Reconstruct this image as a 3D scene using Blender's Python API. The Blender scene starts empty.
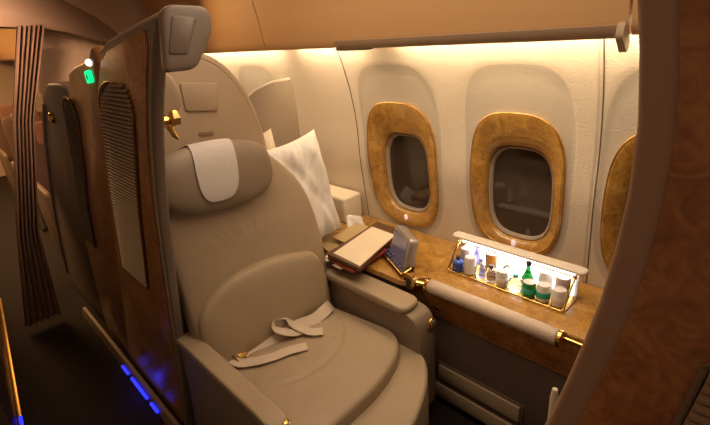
import bpy, bmesh, math, random
from mathutils import Vector, Matrix, noise
random.seed(7)
S = bpy.context.scene
COL = S.collection
V = Vector

# ------------------------------------------------------------------ materials
def mat(name, col, rough=.5, metal=0, bump=0, bscale=40, var=0, vscale=8, coat=0, emit=None, estr=0, spec=.5, trans=0, col2=None, sheen=0):
    m = bpy.data.materials.new(name); m.use_nodes = True
    nt = m.node_tree; b = nt.nodes['Principled BSDF']
    b.inputs['Base Color'].default_value = (*col, 1)
    b.inputs['Roughness'].default_value = rough
    b.inputs['Metallic'].default_value = metal
    b.inputs['Specular IOR Level'].default_value = spec
    b.inputs['Coat Weight'].default_value = coat
    b.inputs['Coat Roughness'].default_value = .08
    b.inputs['Transmission Weight'].default_value = trans
    b.inputs['Sheen Weight'].default_value = sheen
    tc = nt.nodes.new('ShaderNodeTexCoord')
    if var or col2:
        n = nt.nodes.new('ShaderNodeTexNoise'); n.inputs['Scale'].default_value = vscale; n.inputs['Detail'].default_value = 6
        nt.links.new(tc.outputs['Object'], n.inputs['Vector'])
        r = nt.nodes.new('ShaderNodeValToRGB')
        c2 = col2 or tuple(c*(1-var) for c in col)
        r.color_ramp.elements[0].color = (*c2, 1); r.color_ramp.elements[1].color = (*col, 1)
        r.color_ramp.elements[0].position = .35; r.color_ramp.elements[1].position = .65
        nt.links.new(n.outputs['Fac'], r.inputs['Fac']); nt.links.new(r.outputs['Color'], b.inputs['Base Color'])
    if bump:
        n2 = nt.nodes.new('ShaderNodeTexNoise'); n2.inputs['Scale'].default_value = bscale; n2.inputs['Detail'].default_value = 4
        nt.links.new(tc.outputs['Object'], n2.inputs['Vector'])
        bp = nt.nodes.new('ShaderNodeBump'); bp.inputs['Strength'].default_value = bump; bp.inputs['Distance'].default_value = .01
        nt.links.new(n2.outputs['Fac'], bp.inputs['Height']); nt.links.new(bp.outputs['Normal'], b.inputs['Normal'])
    if emit:
        b.inputs['Emission Color'].default_value = (*emit, 1); b.inputs['Emission Strength'].default_value = estr
    return m

def burl(name, dark, mid, light, scale=16, coat=.8):
    m = bpy.data.materials.new(name); m.use_nodes = True
    nt = m.node_tree; b = nt.nodes['Principled BSDF']; L = nt.links.new
    tc = nt.nodes.new('ShaderNodeTexCoord')
    n1 = nt.nodes.new('ShaderNodeTexNoise'); n1.inputs['Scale'].default_value = scale*.7; n1.inputs['Detail'].default_value = 4
    n1.inputs['Distortion'].default_value = 1.2
    n2 = nt.nodes.new('ShaderNodeTexNoise'); n2.inputs['Scale'].default_value = scale*3.2; n2.inputs['Detail'].default_value = 8
    n2.inputs['Distortion'].default_value = 2.2
    mx = nt.nodes.new('ShaderNodeMix'); mx.data_type = 'FLOAT'; mx.inputs[0].default_value = .55
    r = nt.nodes.new('ShaderNodeValToRGB'); e = r.color_ramp.elements
    e[0].position = .33; e[0].color = (*dark, 1); e[1].position = .66; e[1].color = (*light, 1)
    k = e.new(.5); k.color = (*mid, 1)
    L(tc.outputs['Object'], n1.inputs['Vector']); L(tc.outputs['Object'], n2.inputs['Vector'])
    L(n1.outputs['Fac'], mx.inputs[2]); L(n2.outputs['Fac'], mx.inputs[3]); L(mx.outputs[0], r.inputs['Fac'])
    L(r.outputs['Color'], b.inputs['Base Color'])
    b.inputs['Roughness'].default_value = .35; b.inputs['Coat Weight'].default_value = coat; b.inputs['Coat Roughness'].default_value = .06 if coat > .5 else .2
    return m

M = dict(
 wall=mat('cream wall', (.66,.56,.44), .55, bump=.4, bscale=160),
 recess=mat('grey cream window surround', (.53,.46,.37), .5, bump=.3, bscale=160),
 bin=mat('tan bin', (.56,.33,.15), .5, bump=.1, bscale=80),
 bulk=mat('bulkhead leather', (.62,.46,.34), .7, bump=.2, bscale=60),
 header=mat('header', (.25,.165,.115), .6),
 seam=mat('seam', (.12,.08,.05), .8),
 burl=burl('golden burl wood', (.20,.085,.014), (.40,.20,.036), (.56,.32,.075), 26),
 burl_shade=burl('shaded burl wood', (.17,.062,.020), (.30,.12,.040), (.42,.185,.068), 10, .3),  # same burl, with the front partition's shade put into the colour
 burl_lit=burl('lit burl wood', (.22,.085,.024), (.38,.165,.045), (.54,.27,.09), 12, .35),  # same burl, lightened in colour where more light falls on it
 leather=mat('taupe leather', (.39,.295,.19), .5, bump=.15, bscale=260, var=.08, vscale=5),
 leather_d=mat('grey leather', (.26,.195,.135), .48, bump=.15, bscale=260),
 shell=mat('grey shell plastic', (.21,.155,.115), .45, bump=.05, bscale=90),
 shell_l=mat('beige shell plastic', (.40,.30,.20), .5, bump=.08, bscale=90),
 trim=mat('taupe trim', (.16,.11,.08), .4),
 gold=mat('polished gold', (.80,.52,.16), .18, metal=1),
 gold_d=mat('brushed gold', (.55,.33,.10), .35, metal=1),
 white=mat('white linen', (.78,.74,.69), .85, bump=.2, bscale=60, sheen=.2),
 towel=mat('white towel', (.62,.57,.52), .9, bump=.4, bscale=300),
 cream=mat('cream fabric', (.70,.60,.46), .85, bump=.2, bscale=80),
 strap=mat('beige webbing', (.60,.49,.38), .6, bump=.3, bscale=250),
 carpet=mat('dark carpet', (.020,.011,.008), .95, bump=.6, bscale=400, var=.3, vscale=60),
 panel=mat('brown lower panel', (.15,.10,.07), .6, bump=.15, bscale=150),
 slat=mat('taupe slat', (.24,.16,.10), .5),
 dark=mat('black plastic', (.015,.012,.012), .35),
 glass=mat('night window glass', (.055,.038,.028), .06, spec=.6),  # brownish cabin reflection is put into the base colour
 seal=mat('grey window seal', (.34,.27,.22), .4),
 brownl=mat('brown leather folder', (.12,.055,.025), .45, bump=.1, bscale=200),
 paper=mat('cream paper', (.74,.62,.46), .8),
 paperw=mat('white paper', (.75,.70,.62), .8),
 yellow=mat('yellow booklet cover', (.46,.33,.16), .6),
 red=mat('red booklet cover', (.26,.03,.015), .5),
 silver=mat('silver plastic', (.42,.37,.33), .3, metal=.4),
 screen=mat('display', (.12,.10,.11), .15, emit=(.18,.16,.26), estr=.16),
 keys=mat('blue keys', (.05,.045,.09), .4, emit=(.15,.12,.9), estr=.04),
 curtain=mat('brown curtain', (.22,.13,.085), .9, bump=.3, bscale=120),
 led=mat('cove tube', (1,.8,.5), .5, emit=(1,.74,.42), estr=12),
 barled=mat('bar back light', (1,1,1), .5, emit=(1,.97,.93), estr=5),
 blue=mat('blue floor light', (.02,.02,.6), .5, emit=(.02,.03,1.0), estr=1.6),
 green=mat('green sign', (0,.5,.15), .5, emit=(.0,.9,.28), estr=1.3),
 wlamp=mat('white lamp', (1,1,1), .5, emit=(1,.92,.85), estr=3),
 pinkb=mat('lit switch', (.8,.6,.6), .3, emit=(.9,.6,.62), estr=.6),
 farlamp=mat('far ceiling lamp', (1,.6,.2), .5, emit=(1,.55,.18), estr=2.2),
 gbottle=mat('green bottle glass', (.02,.30,.06), .08, trans=.5),
 clear=mat('clear glass', (.85,.9,.95), .05, trans=.9),
 leather_l=mat('beige leather', (.56,.44,.34), .45, bump=.2, bscale=120),
 edgeb=mat('brown edge band', (.31,.185,.115), .5, bump=.05),
 slatm=mat('matt brown slat', (.10,.07,.048), .9, spec=.15),
 lipm=mat('tan lip', (.36,.25,.16), .5),
 lidm=mat('pale grey lid', (.70,.62,.54), .4),
 bluel=mat('blue bottle', (.03,.12,.6), .15, trans=.3),
 violet=mat('pale violet bottle', (.35,.35,.75), .2, trans=.4),
 can=mat('can top', (.42,.33,.27), .5, metal=.2),
 canw=mat('pale can', (.72,.68,.62), .35, metal=.2),
 teal=mat('teal label', (.02,.42,.28), .4),
 amber=mat('amber bottle', (.30,.12,.02), .1, trans=.4),
 cap=mat('dark cap', (.05,.035,.03), .35),
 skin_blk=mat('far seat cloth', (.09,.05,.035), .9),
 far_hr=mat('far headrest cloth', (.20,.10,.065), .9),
 mirror=mat('inset plate', (.25,.19,.145), .3),
)

# ------------------------------------------------------------------ mesh helpers
def link(name, me, m, parent=None, smooth=True):
    o = bpy.data.objects.new(name, me); COL.objects.link(o)
    if m: me.materials.append(M[m] if isinstance(m, str) else m)
    if smooth:
        for p in me.polygons: p.use_smooth = True
    if parent: o.parent = parent
    return o
def fin(name, bm, m, parent=None, bev=0, seg=2, smooth=True, ang=35):
    bmesh.ops.recalc_face_normals(bm, faces=bm.faces)
    if bev:
        es = [e for e in bm.edges if len(e.link_faces) == 2 and e.calc_face_angle(0) > math.radians(30)]
        bmesh.ops.bevel(bm, geom=es, offset=bev, segments=seg, affect='EDGES', profile=.5, clamp_overlap=True)
    for f in bm.faces: f.smooth = smooth
    for e in bm.edges:
        if len(e.link_faces) == 2 and e.calc_face_angle(0) > math.radians(ang): e.smooth = False
    me = bpy.data.meshes.new(name); bm.to_mesh(me); bm.free()
    o = bpy.data.objects.new(name, me); COL.objects.link(o)
    me.materials.append(M[m] if isinstance(m, str) else m)
    if parent: o.parent = parent
    return o
def B(): return bmesh.new()
def abox(bm, x0, x1, y0, y1, z0, z1):
    v = [bm.verts.new(p) for p in [(x0,y0,z0),(x1,y0,z0),(x1,y1,z0),(x0,y1,z0),(x0,y0,z1),(x1,y0,z1),(x1,y1,z1),(x0,y1,z1)]]
    for q in [(0,3,2,1),(4,5,6,7),(0,1,5,4),(1,2,6,5),(2,3,7,6),(3,0,4,7)]: bm.faces.new([v[i] for i in q])
    return bm
AX = {'x': (V((0,1,0)), V((0,0,1)), V((1,0,0))), 'y': (V((1,0,0)), V((0,0,1)), V((0,1,0))), 'z': (V((1,0,0)), V((0,1,0)), V((0,0,1)))}
def prism(bm, pts, ax, a, b, frame=None):
    u, v, n = frame[1:] if frame else AX[ax]; o = frame[0] if frame else V((0,0,0))
    A = [bm.verts.new(o+u*p[0]+v*p[1]+n*a) for p in pts]; C = [bm.verts.new(o+u*p[0]+v*p[1]+n*b) for p in pts]
    bm.faces.new(A[::-1]); bm.faces.new(C); k = len(pts)
    for i in range(k): bm.faces.new([A[i], A[(i+1)%k], C[(i+1)%k], C[i]])
    return bm
def tube(bm, pts, r, n=12, closed=False, cap=True):
    pts = [V(p) for p in pts]; rings = []; N = len(pts); up = V((0,0,1))
    for i, p in enumerate(pts):
        if closed: d = pts[(i+1)%N]-pts[i-1]
        else: d = pts[min(i+1,N-1)]-pts[max(i-1,0)]
        d.normalize(); a = d.cross(up if abs(d.z) < .95 else V((1,0,0))).normalized(); b = a.cross(d)
        rr = r[i] if isinstance(r, (list, tuple)) else r
        rings.append([bm.verts.new(p+(a*math.cos(t)+b*math.sin(t))*rr) for t in [2*math.pi*k/n for k in range(n)]])
    for i in range(N if closed else N-1):
        A, C = rings[i], rings[(i+1)%N]
        for k in range(n): bm.faces.new([A[k], A[(k+1)%n], C[(k+1)%n], C[k]])
    if cap and not closed: bm.faces.new(rings[0][::-1]); bm.faces.new(rings[-1])
    return bm
def lathe(bm, prof, c, axis='z', n=24):
    c = V(c); u, v, w = AX[axis]; rings = []
    for r, h in prof:
        rings.append([bm.verts.new(c+w*h+(u*math.cos(t)+v*math.sin(t))*max(r,1e-4)) for t in [2*math.pi*k/n for k in range(n)]])
    for A, C in zip(rings, rings[1:]):
        for k in range(n): bm.faces.new([A[k], A[(k+1)%n], C[(k+1)%n], C[k]])
    bm.faces.new(rings[0][::-1]); bm.faces.new(rings[-1])
    return bm
def smooth_poly(pts, rad, seg=6):
    """round the corners of a 2-D polygon"""
    out = []; n = len(pts)
    for i in range(n):
        p0, p, p1 = V(pts[i-1]).to_2d(), V(pts[i]).to_2d(), V(pts[(i+1)%n]).to_2d()
        r = rad[i] if isinstance(rad, (list,tuple)) else rad
        a = p0-p; b = p1-p
        ra = min(r, a.length*.48); rb = min(r, b.length*.48)
        s = p+a.normalized()*ra; e = p+b.normalized()*rb
        for k in range(seg+1):
            t = k/seg; out.append(tuple(s*(1-t)**2+p*2*t*(1-t)+e*t*t))
    return out
def resample(pts, n):
    P = [V(p).to_2d() for p in pts]; P.append(P[0]); L = [0]
    for a, b in zip(P, P[1:]): L.append(L[-1]+(b-a).length)
    out = []; j = 0
    for i in range(n):
        t = L[-1]*i/n
        while L[j+1] < t: j += 1
        d = L[j+1]-L[j]; out.append(P[j].lerp(P[j+1], (t-L[j])/d if d else 0))
    return out
def cushion(bm, outline, frame, hf, hb, p=4, n=96, rings=20, fn=None):
    """closed padded form: outline in (u,v), bulging hf along n and hb against it"""
    o, u, v, w = frame; P = resample(outline, n); c = sum(P, V((0,0)))/n
    def ring(s, side):
        h = (hf if side > 0 else hb)*max(0, (1-s**p))**(1/p)
        out = []
        for q in P:
            q2 = c+(q-c)*s; e = fn(q2.x, q2.y) if (fn and side > 0) else 0
            out.append(bm.verts.new(o+u*q2.x+v*q2.y+w*(side*h+e*min(1, h/max(hf,1e-5)))))
        return out
    ss = [math.sin(math.pi/2*(1-i/rings)) if i else 1 for i in range(rings)]
    front = [ring(s, 1) for s in ss]; back = [ring(s, -1) for s in ss[1:]]
    for R in (front, [front[0]]+back):
        for A, C in zip(R, R[1:]):
            for k in range(n): bm.faces.new([A[k], A[(k+1)%n], C[(k+1)%n], C[k]])
    bm.faces.new(front[-1]); bm.faces.new(back[-1][::-1])
    return bm
def sellipse(a, b, e=2.6, n=64, c=(0,0)):
    out = []
    for i in range(n):
        t = 2*math.pi*i/n; cs, sn = math.cos(t), math.sin(t)
        out.append((c[0]+a*math.copysign(abs(cs)**(2/e), cs), c[1]+b*math.copysign(abs(sn)**(2/e), sn)))
    return out
def ribbon(bm, pts, wid, th=.002, side=None):
    pts = [V(p) for p in pts]; Q = []
    for i in range(len(pts)-1):      # catmull-rom
        p0, p1, p2, p3 = pts[max(i-1,0)], pts[i], pts[i+1], pts[min(i+2,len(pts)-1)]
        for k in range(6):
            t = k/6; Q.append(.5*((2*p1)+(p2-p0)*t+(2*p0-5*p1+4*p2-p3)*t*t+(3*p1-p0-3*p2+p3)*t**3))
    Q.append(pts[-1]); rows = []
    for i, q in enumerate(Q):
        d = (Q[min(i+1,len(Q)-1)]-Q[max(i-1,0)]).normalized()
        s = V(side) if side else d.cross(V((0,0,1))).normalized()
        s = (s-d*s.dot(d)).normalized(); w = s.cross(d).normalized()
        rows.append([bm.verts.new(q+s*a*wid/2+w*b*th/2) for a, b in ((-1,-1),(1,-1),(1,1),(-1,1))])
    for A, C in zip(rows, rows[1:]):
        for k in range(4): bm.faces.new([A[k], A[(k+1)%4], C[(k+1)%4], C[k]])
    bm.faces.new(rows[0][::-1]); bm.faces.new(rows[-1])
    return bm
def empty(name, loc, label, cat, group=None):
    o = bpy.data.objects.new(name, None); COL.objects.link(o); o.location = loc; o.empty_display_size = .05
    o['label'] = label; o['category'] = cat
    if group: o['group'] = group
    return o
def settle():
    bpy.context.view_layer.update()
def adopt(root, *obs):
    """parts are modelled in world space: keep them there under the root"""
    inv = Matrix.Translation(root.location).inverted()
    for o in obs: o.data.transform(inv); o.parent = root
    return obs
def tag(o, label, cat, group=None):
    o['label'] = label; o['category'] = cat
    if group: o['group'] = group
    return o
def struct(o): o['kind'] = 'structure'; return o
def interp(T, z):
    T = sorted(T)
    if z <= T[0][0]:
        (a,b),(c,d) = T[0],T[1]
    elif z >= T[-1][0]:
        (a,b),(c,d) = T[-2],T[-1]
    else:
        for (a,b),(c,d) in zip(T, T[1:]):
            if a <= z <= c: break
    return b+(d-b)*(z-a)/(c-a)
def sm(T, z, h=.12): return (interp(T,z-h)+2*interp(T,z-h/2)+2*interp(T,z)+2*interp(T,z+h/2)+interp(T,z+h))/8

# ------------------------------------------------------------------ setting: floor, ceiling
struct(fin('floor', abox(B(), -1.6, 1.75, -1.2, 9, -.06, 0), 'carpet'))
struct(fin('ceiling', abox(B(), -1.6, .82, -1.2, 9, 2.12, 2.16), 'bin'))

# ------------------------------------------------------------------ cabin side wall with window openings
def wx(z):
    x = 1.6
    if z > 1.1: x -= .42*(z-1.1)**2+.02*(z-1.1)
    if z < 1.0: x += .10*(1.0-z)
    return x
WIN = [(.265,.205,.30,.985), (.80,.196,.298,1.0), (1.385,.214,.315,.99), (2.48,.205,.30,.99)]   # y, half width, half height, centre z
EDG = [-.02, .53, 1.09, 1.665, 2.20, 2.76]
PAN = [0, 1, 2, 4]      # wall bays that hold a window; the bay at the seam is blank
Z0, Z1 = .60, 1.545
def wall_panel(i):
    bm = B(); yc, a, b, zc = WIN[i]; y0, y1 = EDG[PAN[i]], EDG[PAN[i]+1]; n = 128
    a -= .008; b -= .008
    A2, zc2 = a+.022, (1.462+zc-b-.028)/2
    B2 = 1.462-zc2
    rings = []
    def pt(k, s):
        t = 2*math.pi*k/n; cs, sn = math.cos(t), math.sin(t); e = 2.9
        f = lambda a_, b_, c_, e_=e: (yc+a_*math.copysign(abs(cs)**(2/e_), cs), c_+b_*math.copysign(abs(sn)**(2/e_), sn))
        if s == 0: return f(a, b, zc)
        if s == 1: return f(A2, B2, zc2, 3.8)
        # rectangle
        m = max(abs(cs), abs(sn)); return (None, cs/m, sn/m)
    def ringpts(s, extra=0, grow=0):
        out = []
        for k in range(n):
            if s < 2:
                y, z = pt(k, s)
                if grow: y = yc+(y-yc)*(1+grow); z = zc2+(z-zc2)*(1+grow*.6)
            else:
                _, p, q = pt(k, 2); y = (y1-yc)*p+yc if p > 0 else (yc-y0)*p+yc; z = (Z1-zc)*q+zc if q > 0 else (zc-Z0)*q+zc
            z = min(max(z, Z0), Z1); y = min(max(y, y0), y1)
            out.append((y, z, extra))
        return out
    R0 = ringpts(0, .004); R1 = ringpts(1, .004); R2 = ringpts(1, .0, .05); R3 = ringpts(2, 0)
    def lerp(A, C, t): return [(p[0]+(q[0]-p[0])*t, p[1]+(q[1]-p[1])*t, p[2]+(q[2]-p[2])*t) for p, q in zip(A, C)]
    allr = [R0]+[lerp(R0,R1,t) for t in (.25,.5,.75)]+[R1, R2]+[lerp(R2,R3,t) for t in (.33,.66)]+[R3]
    vs = [[bm.verts.new((wx(z)+e, y, z)) for y, z, e in r] for r in allr]
    for ri, (A, C) in enumerate(zip(vs, vs[1:])):
        for k in range(n):
            try:
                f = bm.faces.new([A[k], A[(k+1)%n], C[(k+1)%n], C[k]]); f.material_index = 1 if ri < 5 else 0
            except ValueError: pass
    return bm
bm = B()
for i in range(4):
    t = wall_panel(i); me = bpy.data.meshes.new('t'); t.to_mesh(me); bm.from_mesh(me); t.free()
# strips above, below and the ends
def wstrip(y0, y1, z0, z1, n=14):
    r = [[bm.verts.new((wx(z0+(z1-z0)*k/n), y, z0+(z1-z0)*k/n)) for y in (y0, y1)] for k in range(n+1)]
    for A, C in zip(r, r[1:]): bm.faces.new([A[0], A[1], C[1], C[0]])
wstrip(-1.2, 3.5, Z1, 1.66, 6); wstrip(-1.2, 3.5, 0, Z0, 4); wstrip(-1.2, EDG[0], Z0, Z1); wstrip(EDG[-1], 3.5, Z0, Z1); wstrip(EDG[3], EDG[4], Z0, Z1)
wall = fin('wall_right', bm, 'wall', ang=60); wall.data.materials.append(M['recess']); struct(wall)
for j, (y, w) in enumerate([(1.665,.004), (.515,.006), (.50,.004)]):
    bm = B(); n = 16; P = []
    for k in range(n+1):
        z = .62+.97*k/n; P.append((wx(z)-.0015, z))
    prof = P+[(x+.004, z) for x, z in P[::-1]]
    u = V((1,0,0)); prism(bm, prof, None, y-w/2, y+w/2, (V((0,0,0)), u, V((0,0,1)), V((0,1,0))))
    struct(fin('trim_%d' % (j+1), bm, 'seam' if w == .004 else 'recess'))

def window(i):
    yc, a, b, zc = WIN[i]; nm = 'window_%d' % (i+1)
    root = bpy.data.objects.new(nm, None); COL.objects.link(root); root['kind'] = 'structure'; root.location = (1.6, yc, zc)
    n = 96; gz = -.048
    def ring(a_, b_, dz, dx, e=3.1):
        out = []
        for k in range(n):
            t = 2*math.pi*k/n; cs, sn = math.cos(t), math.sin(t)
            y = yc+a_*math.copysign(abs(cs)**(2/e), cs); z = zc+dz+b_*math.copysign(abs(sn)**(2/e), sn)
            out.append((wx(z)*max(0, 1-dx*9)+min(1, dx*9)*1.605+dx, y, z))
        return out
    bm = B(); spec = [(a-.012,b-.012,0,.018),(a,b,0,.006),(a+.001,b+.001,0,-.003),(a-.004,b-.004,0,-.006),(a-.012,b-.012,0,-.007),(.163+(a-.163)*.3,.224+(b-.224)*.3,gz*.8,.006),(.152,.214,gz,.016),(.144,.206,gz,.034),(.141,.202,gz,.050),(.139,.200,gz,.062)]
    vs = [[bm.verts.new(p) for p in ring(*s)] for s in spec]
    for A, C in zip(vs, vs[1:]):
        for k in range(n): bm.faces.new([A[k], A[(k+1)%n], C[(k+1)%n], C[k]])
    adopt(root, fin('window_frame', bm, 'burl', ang=50))
    bm = B(); tube(bm, ring(a-.002,b-.002,0,-.0055), .0022, 6, closed=True); adopt(root, fin('edge_bead', bm, 'gold_d'))
    bm = B(); vs = [[bm.verts.new(p) for p in ring(*s)] for s in [(.142,.203,gz,.050),(.137,.198,gz,.044),(.130,.190,gz,.050),(.128,.188,gz,.070)]]
    for A, C in zip(vs, vs[1:]):
        for k in range(n): bm.faces.new([A[k], A[(k+1)%n], C[(k+1)%n], C[k]])
    adopt(root, fin('window_seal', bm, 'seal', ang=50))
    bm = B(); A = [bm.verts.new(p) for p in ring(.129,.189,gz,.066)]; C = [bm.verts.new(p) for p in ring(.129,.189,gz,.072)]
    bm.faces.new(A); bm.faces.new(C[::-1])
    for k in range(n): bm.faces.new([A[k], A[(k+1)%n], C[(k+1)%n], C[k]])
    adopt(root, fin('window_pane', bm, 'glass'))
    bm = B(); zz = zc-b+.045
    cushion(bm, sellipse(.011,.016,2,24), (V((wx(zz)-.010, yc-.005, zz)), V((0,1,0)), V((0,0,1)), V((-1,0,0))), .007, .003, 2, 24, 6)
    adopt(root, fin('shade_switch', bm, 'pinkb', ang=80))
for i in range(4): window(i)

# ------------------------------------------------------------------ overhead bins along the side, cove light
def ribby(bm, prof, y0, y1):
    A = [bm.verts.new((x,y0,z)) for x,z in prof]; C = [bm.verts.new((x,y1,z)) for x,z in prof]
    for k in range(len(prof)-1): bm.faces.new([A[k],A[k+1],C[k+1],C[k]])
    bm.faces.new(A); bm.faces.new(C[::-1])
binp = [(1.408,1.575),(1.404,1.564),(1.392,1.560),(1.374,1.563),(1.364,1.575),(1.358,1.60),(1.345,1.70),(1.325,1.80),(1.28,1.93),(1.18,2.03),(1.0,2.10),(.80,2.125),(.80,2.16),(1.52,2.16),(1.52,1.70),(1.408,1.70)]
for y0, y1, lab in [(.40,2.035,'long tan overhead bin above the two full windows'), (2.043,3.28,'tan overhead bin aft of the seam, above the seat shell'), (-1.2,.392,'tan overhead bin over the front partition')]:
    bm = B(); ribby(bm, binp, y0, y1); bo = fin('overhead_bin', bm, 'bin', ang=40)
    tag(bo, lab, 'overhead bin')
    if y0 == .40:
        bm = B(); lp = [(1.412,1.572),(1.410,1.558),(1.395,1.553),(1.372,1.556),(1.356,1.570),(1.351,1.588),(1.358,1.590),(1.366,1.575),(1.392,1.562),(1.404,1.566)]
        ribby(bm, lp, y0+.005, y1-.52); fin('lip', bm, 'lipm', bo)
        bm = B(); cushion(bm, sellipse(.012,.115,2.2,40), (V((1.384,1.43,1.556)), V((1,0,0)), V((0,1,0)), V((0,0,-1))), .010, .003, 3, 40, 8); fin('lamp_cover', bm, 'shell', bo)
        bm = B(); prism(bm, smooth_poly([(1.345,1.60),(1.405,1.545),(1.385,1.515),(1.335,1.56)], .01, 3), 'y', .400, .418); fin('end_bracket', bm, 'shell_l', bo)
struct(fin('trim_4', abox(B(), 1.50, 1.512, -1.2, 3.4, 1.64, 1.68), 'wall'))
for y0, y1, lab in [(.30,1.28,'glowing warm cove light tube over the two full windows'), (1.48,1.95,'glowing warm cove light tube above the white pillow'), (2.1,3.1,'glowing warm cove light tube behind the seat shell')]:
    bm = B(); tube(bm, [(1.437,y0,1.598),(1.437,y1,1.598)], .010)
    tag(fin('cove_light', bm, 'led'), lab, 'cove light')
    L = bpy.data.lights.new('cove', 'AREA'); L.shape = 'RECTANGLE'; L.size = .03; L.size_y = y1-y0; L.energy = 4.0*(y1-y0); L.color = (1,.78,.50)
    lo = bpy.data.objects.new('cove_lamp', L); COL.objects.link(lo); lo.location = (1.440,(y0+y1)/2,1.583); lo.rotation_euler = (0, math.radians(-22), 0)

# ------------------------------------------------------------------ bulkhead, header, curtain, far cabin
bm = B(); prism(bm, [(.60,0),(1.66,0),(1.66,2.12),(.60,2.12)], 'y', 3.46, 3.52); struct(fin('wall_back', bm, 'bulk'))
low = [(-1.6,1.796),(.0,1.796),(.49,1.796),(.66,1.78),(.81,1.748),(.976,1.69),(1.09,1.645),(1.25,1.56)]
up = [(1.25,1.575),(1.13,1.68),(1.10,1.72),(1.059,1.768),(1.0,1.82),(.93,1.866),(.843,1.923),(.72,1.99),(.5,2.05),(0,2.10),(-1.6,2.118)]
bm = B(); prism(bm, low+up, 'y', 3.30, 3.45); struct(fin('trim_5', bm, 'header', bev=.008))
bm = B(); rows = []
for k in range(25):
    z = 1.795-1.75*k/24; xl = interp([(.2,.10),(.626,.20),(1.3,.39),(1.79,.56)], z); xr = interp([(.2,.28),(.626,.32),(1.3,.50),(1.79,.70)], z)
    rows.append([(xl+(xr-xl)*j/40, 3.25+.022*math.sin(j*.95+.8*math.sin(k*.15)), z) for j in range(41)])
F1 = [[bm.verts.new(p) for p in r] for r in rows]; F2 = [[bm.verts.new((p[0],p[1]+.006,p[2])) for p in r] for r in rows]
for F in (F1, F2):
    for A, C in zip(F, F[1:]):
        for k in range(40): bm.faces.new([A[k],A[k+1],C[k+1],C[k]])
def rim(F1, F2):
    n, m = len(F1)-1, len(F1[0])-1
    loop = [(0,j) for j in range(m)]+[(i,m) for i in range(n)]+[(n,j) for j in range(m,0,-1)]+[(i,0) for i in range(n,0,-1)]
    for (a,b),(c,d) in zip(loop, loop[1:]+loop[:1]): bm.faces.new([F1[a][b],F1[c][d],F2[c][d],F2[a][b]])
rim(F1, F2)
tag(fin('curtain', bm, 'curtain', ang=80), 'brown pleated curtain hanging under the header at the end of the aisle', 'curtain')
bm = B(); abox(bm, -1.6, 1.7, 8.4, 8.5, 0, 2.12); struct(fin('wall_far', bm, 'bulk'))
bm = B(); prism(bm, smooth_poly([(-.1,2.06),(.5,2.06),(.5,2.10),(-.1,2.10)], .03), 'y', 4.2, 7.6); tag(fin('ceiling_lamp', bm, 'farlamp'), 'long orange glowing ceiling light in the cabin behind the curtain', 'ceiling light')
bm = B(); prism(bm, [(.95,1.70),(1.0,1.60),(1.5,1.55),(1.5,2.1),(.8,2.1)], 'y', 3.6, 8.3); tag(fin('overhead_bin', bm, 'bin', bev=.02), 'orange-lit overhead bin in the cabin behind the curtain', 'overhead bin')
def far_seat(x, y, lab):
    r = empty('passenger_chair', (x,y,0), lab, 'seat', 'seats in the cabin behind')
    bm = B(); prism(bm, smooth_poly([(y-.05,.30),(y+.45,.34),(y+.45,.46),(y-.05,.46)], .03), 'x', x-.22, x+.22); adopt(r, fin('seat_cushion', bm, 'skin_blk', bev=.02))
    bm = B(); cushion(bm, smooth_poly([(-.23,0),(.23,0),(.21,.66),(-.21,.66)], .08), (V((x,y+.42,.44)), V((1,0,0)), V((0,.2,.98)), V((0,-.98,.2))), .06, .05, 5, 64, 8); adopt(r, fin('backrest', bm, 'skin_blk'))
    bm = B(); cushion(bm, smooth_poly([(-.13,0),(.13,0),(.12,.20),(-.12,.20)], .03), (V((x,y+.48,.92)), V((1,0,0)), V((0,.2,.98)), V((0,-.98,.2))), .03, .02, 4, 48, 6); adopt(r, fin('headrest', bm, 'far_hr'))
    for s in (-1,1):
        bm = B(); prism(bm, smooth_poly([(y-.02,.0),(y+.5,.0),(y+.5,.66),(y-.02,.64)], .05), 'x', x+s*.245-.02, x+s*.245+.02); adopt(r, fin('armrest', bm, 'panel', bev=.01))
far_seat(.78, 4.1, 'dim brown seat with orange headrest just behind the curtain')
far_seat(.80, 5.2, 'dim brown seat with orange headrest, second row behind the curtain')
far_seat(.82, 6.3, 'dim brown seat with orange headrest, third row behind the curtain')

# ------------------------------------------------------------------ aisle-side shell of the suite
E = [(1.72,1.0),(1.69,1.02),(1.485,1.183),(1.21,1.317),(.81,1.448),(.4,1.57),(.0,1.72)]
Ez = lambda z: sm(E, z)
def Bz(z): return Ez(z)+.42+max(0, 1.33-z)*.24
def zs(a, b, n): return [a+(b-a)*k/n for k in range(n+1)]
suite = empty('suite_shell', (.43,1.4,0), 'tall aisle-side partition with arched hood around the near seat', 'seat shell')
front = [(Ez(z), z) for z in zs(0,1.66,26)]
back = [(Bz(z), z) for z in zs(1.55,0,26)]
top = [(Ez(1.69)+.005,1.692),(1.24,1.668),(1.38,1.648),(1.46,1.625)]
bm = B(); prism(bm, front+top+back, 'x', .424, .458); adopt(suite, fin('partition', bm, 'shell', bev=.008, seg=3))
f2 = [(Ez(z)+.026, z) for z in zs(.03,1.63,26)]; b2 = [(Bz(z)-.012, z) for z in zs(1.53,.03,26)]
t2 = [(Ez(1.67)+.05,1.672),(1.24,1.650),(1.37,1.632),(1.44,1.607)]
bm = B(); prism(bm, f2+t2+b2, 'x', .417, .426); adopt(suite, fin('wood_panel', bm, 'burl_lit', bev=.003))
for d, w in ((.007,.003),(.017,.003)):
    bm = B(); q = [(Ez(z)+d, z) for z in zs(.02,1.65,26)]; q += [(y+w, z) for y, z in q[::-1]]; prism(bm, q, 'x', .4205, .426); adopt(suite, fin('edge_strip', bm, 'trim' if w == .004 else 'shell_l'))
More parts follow.
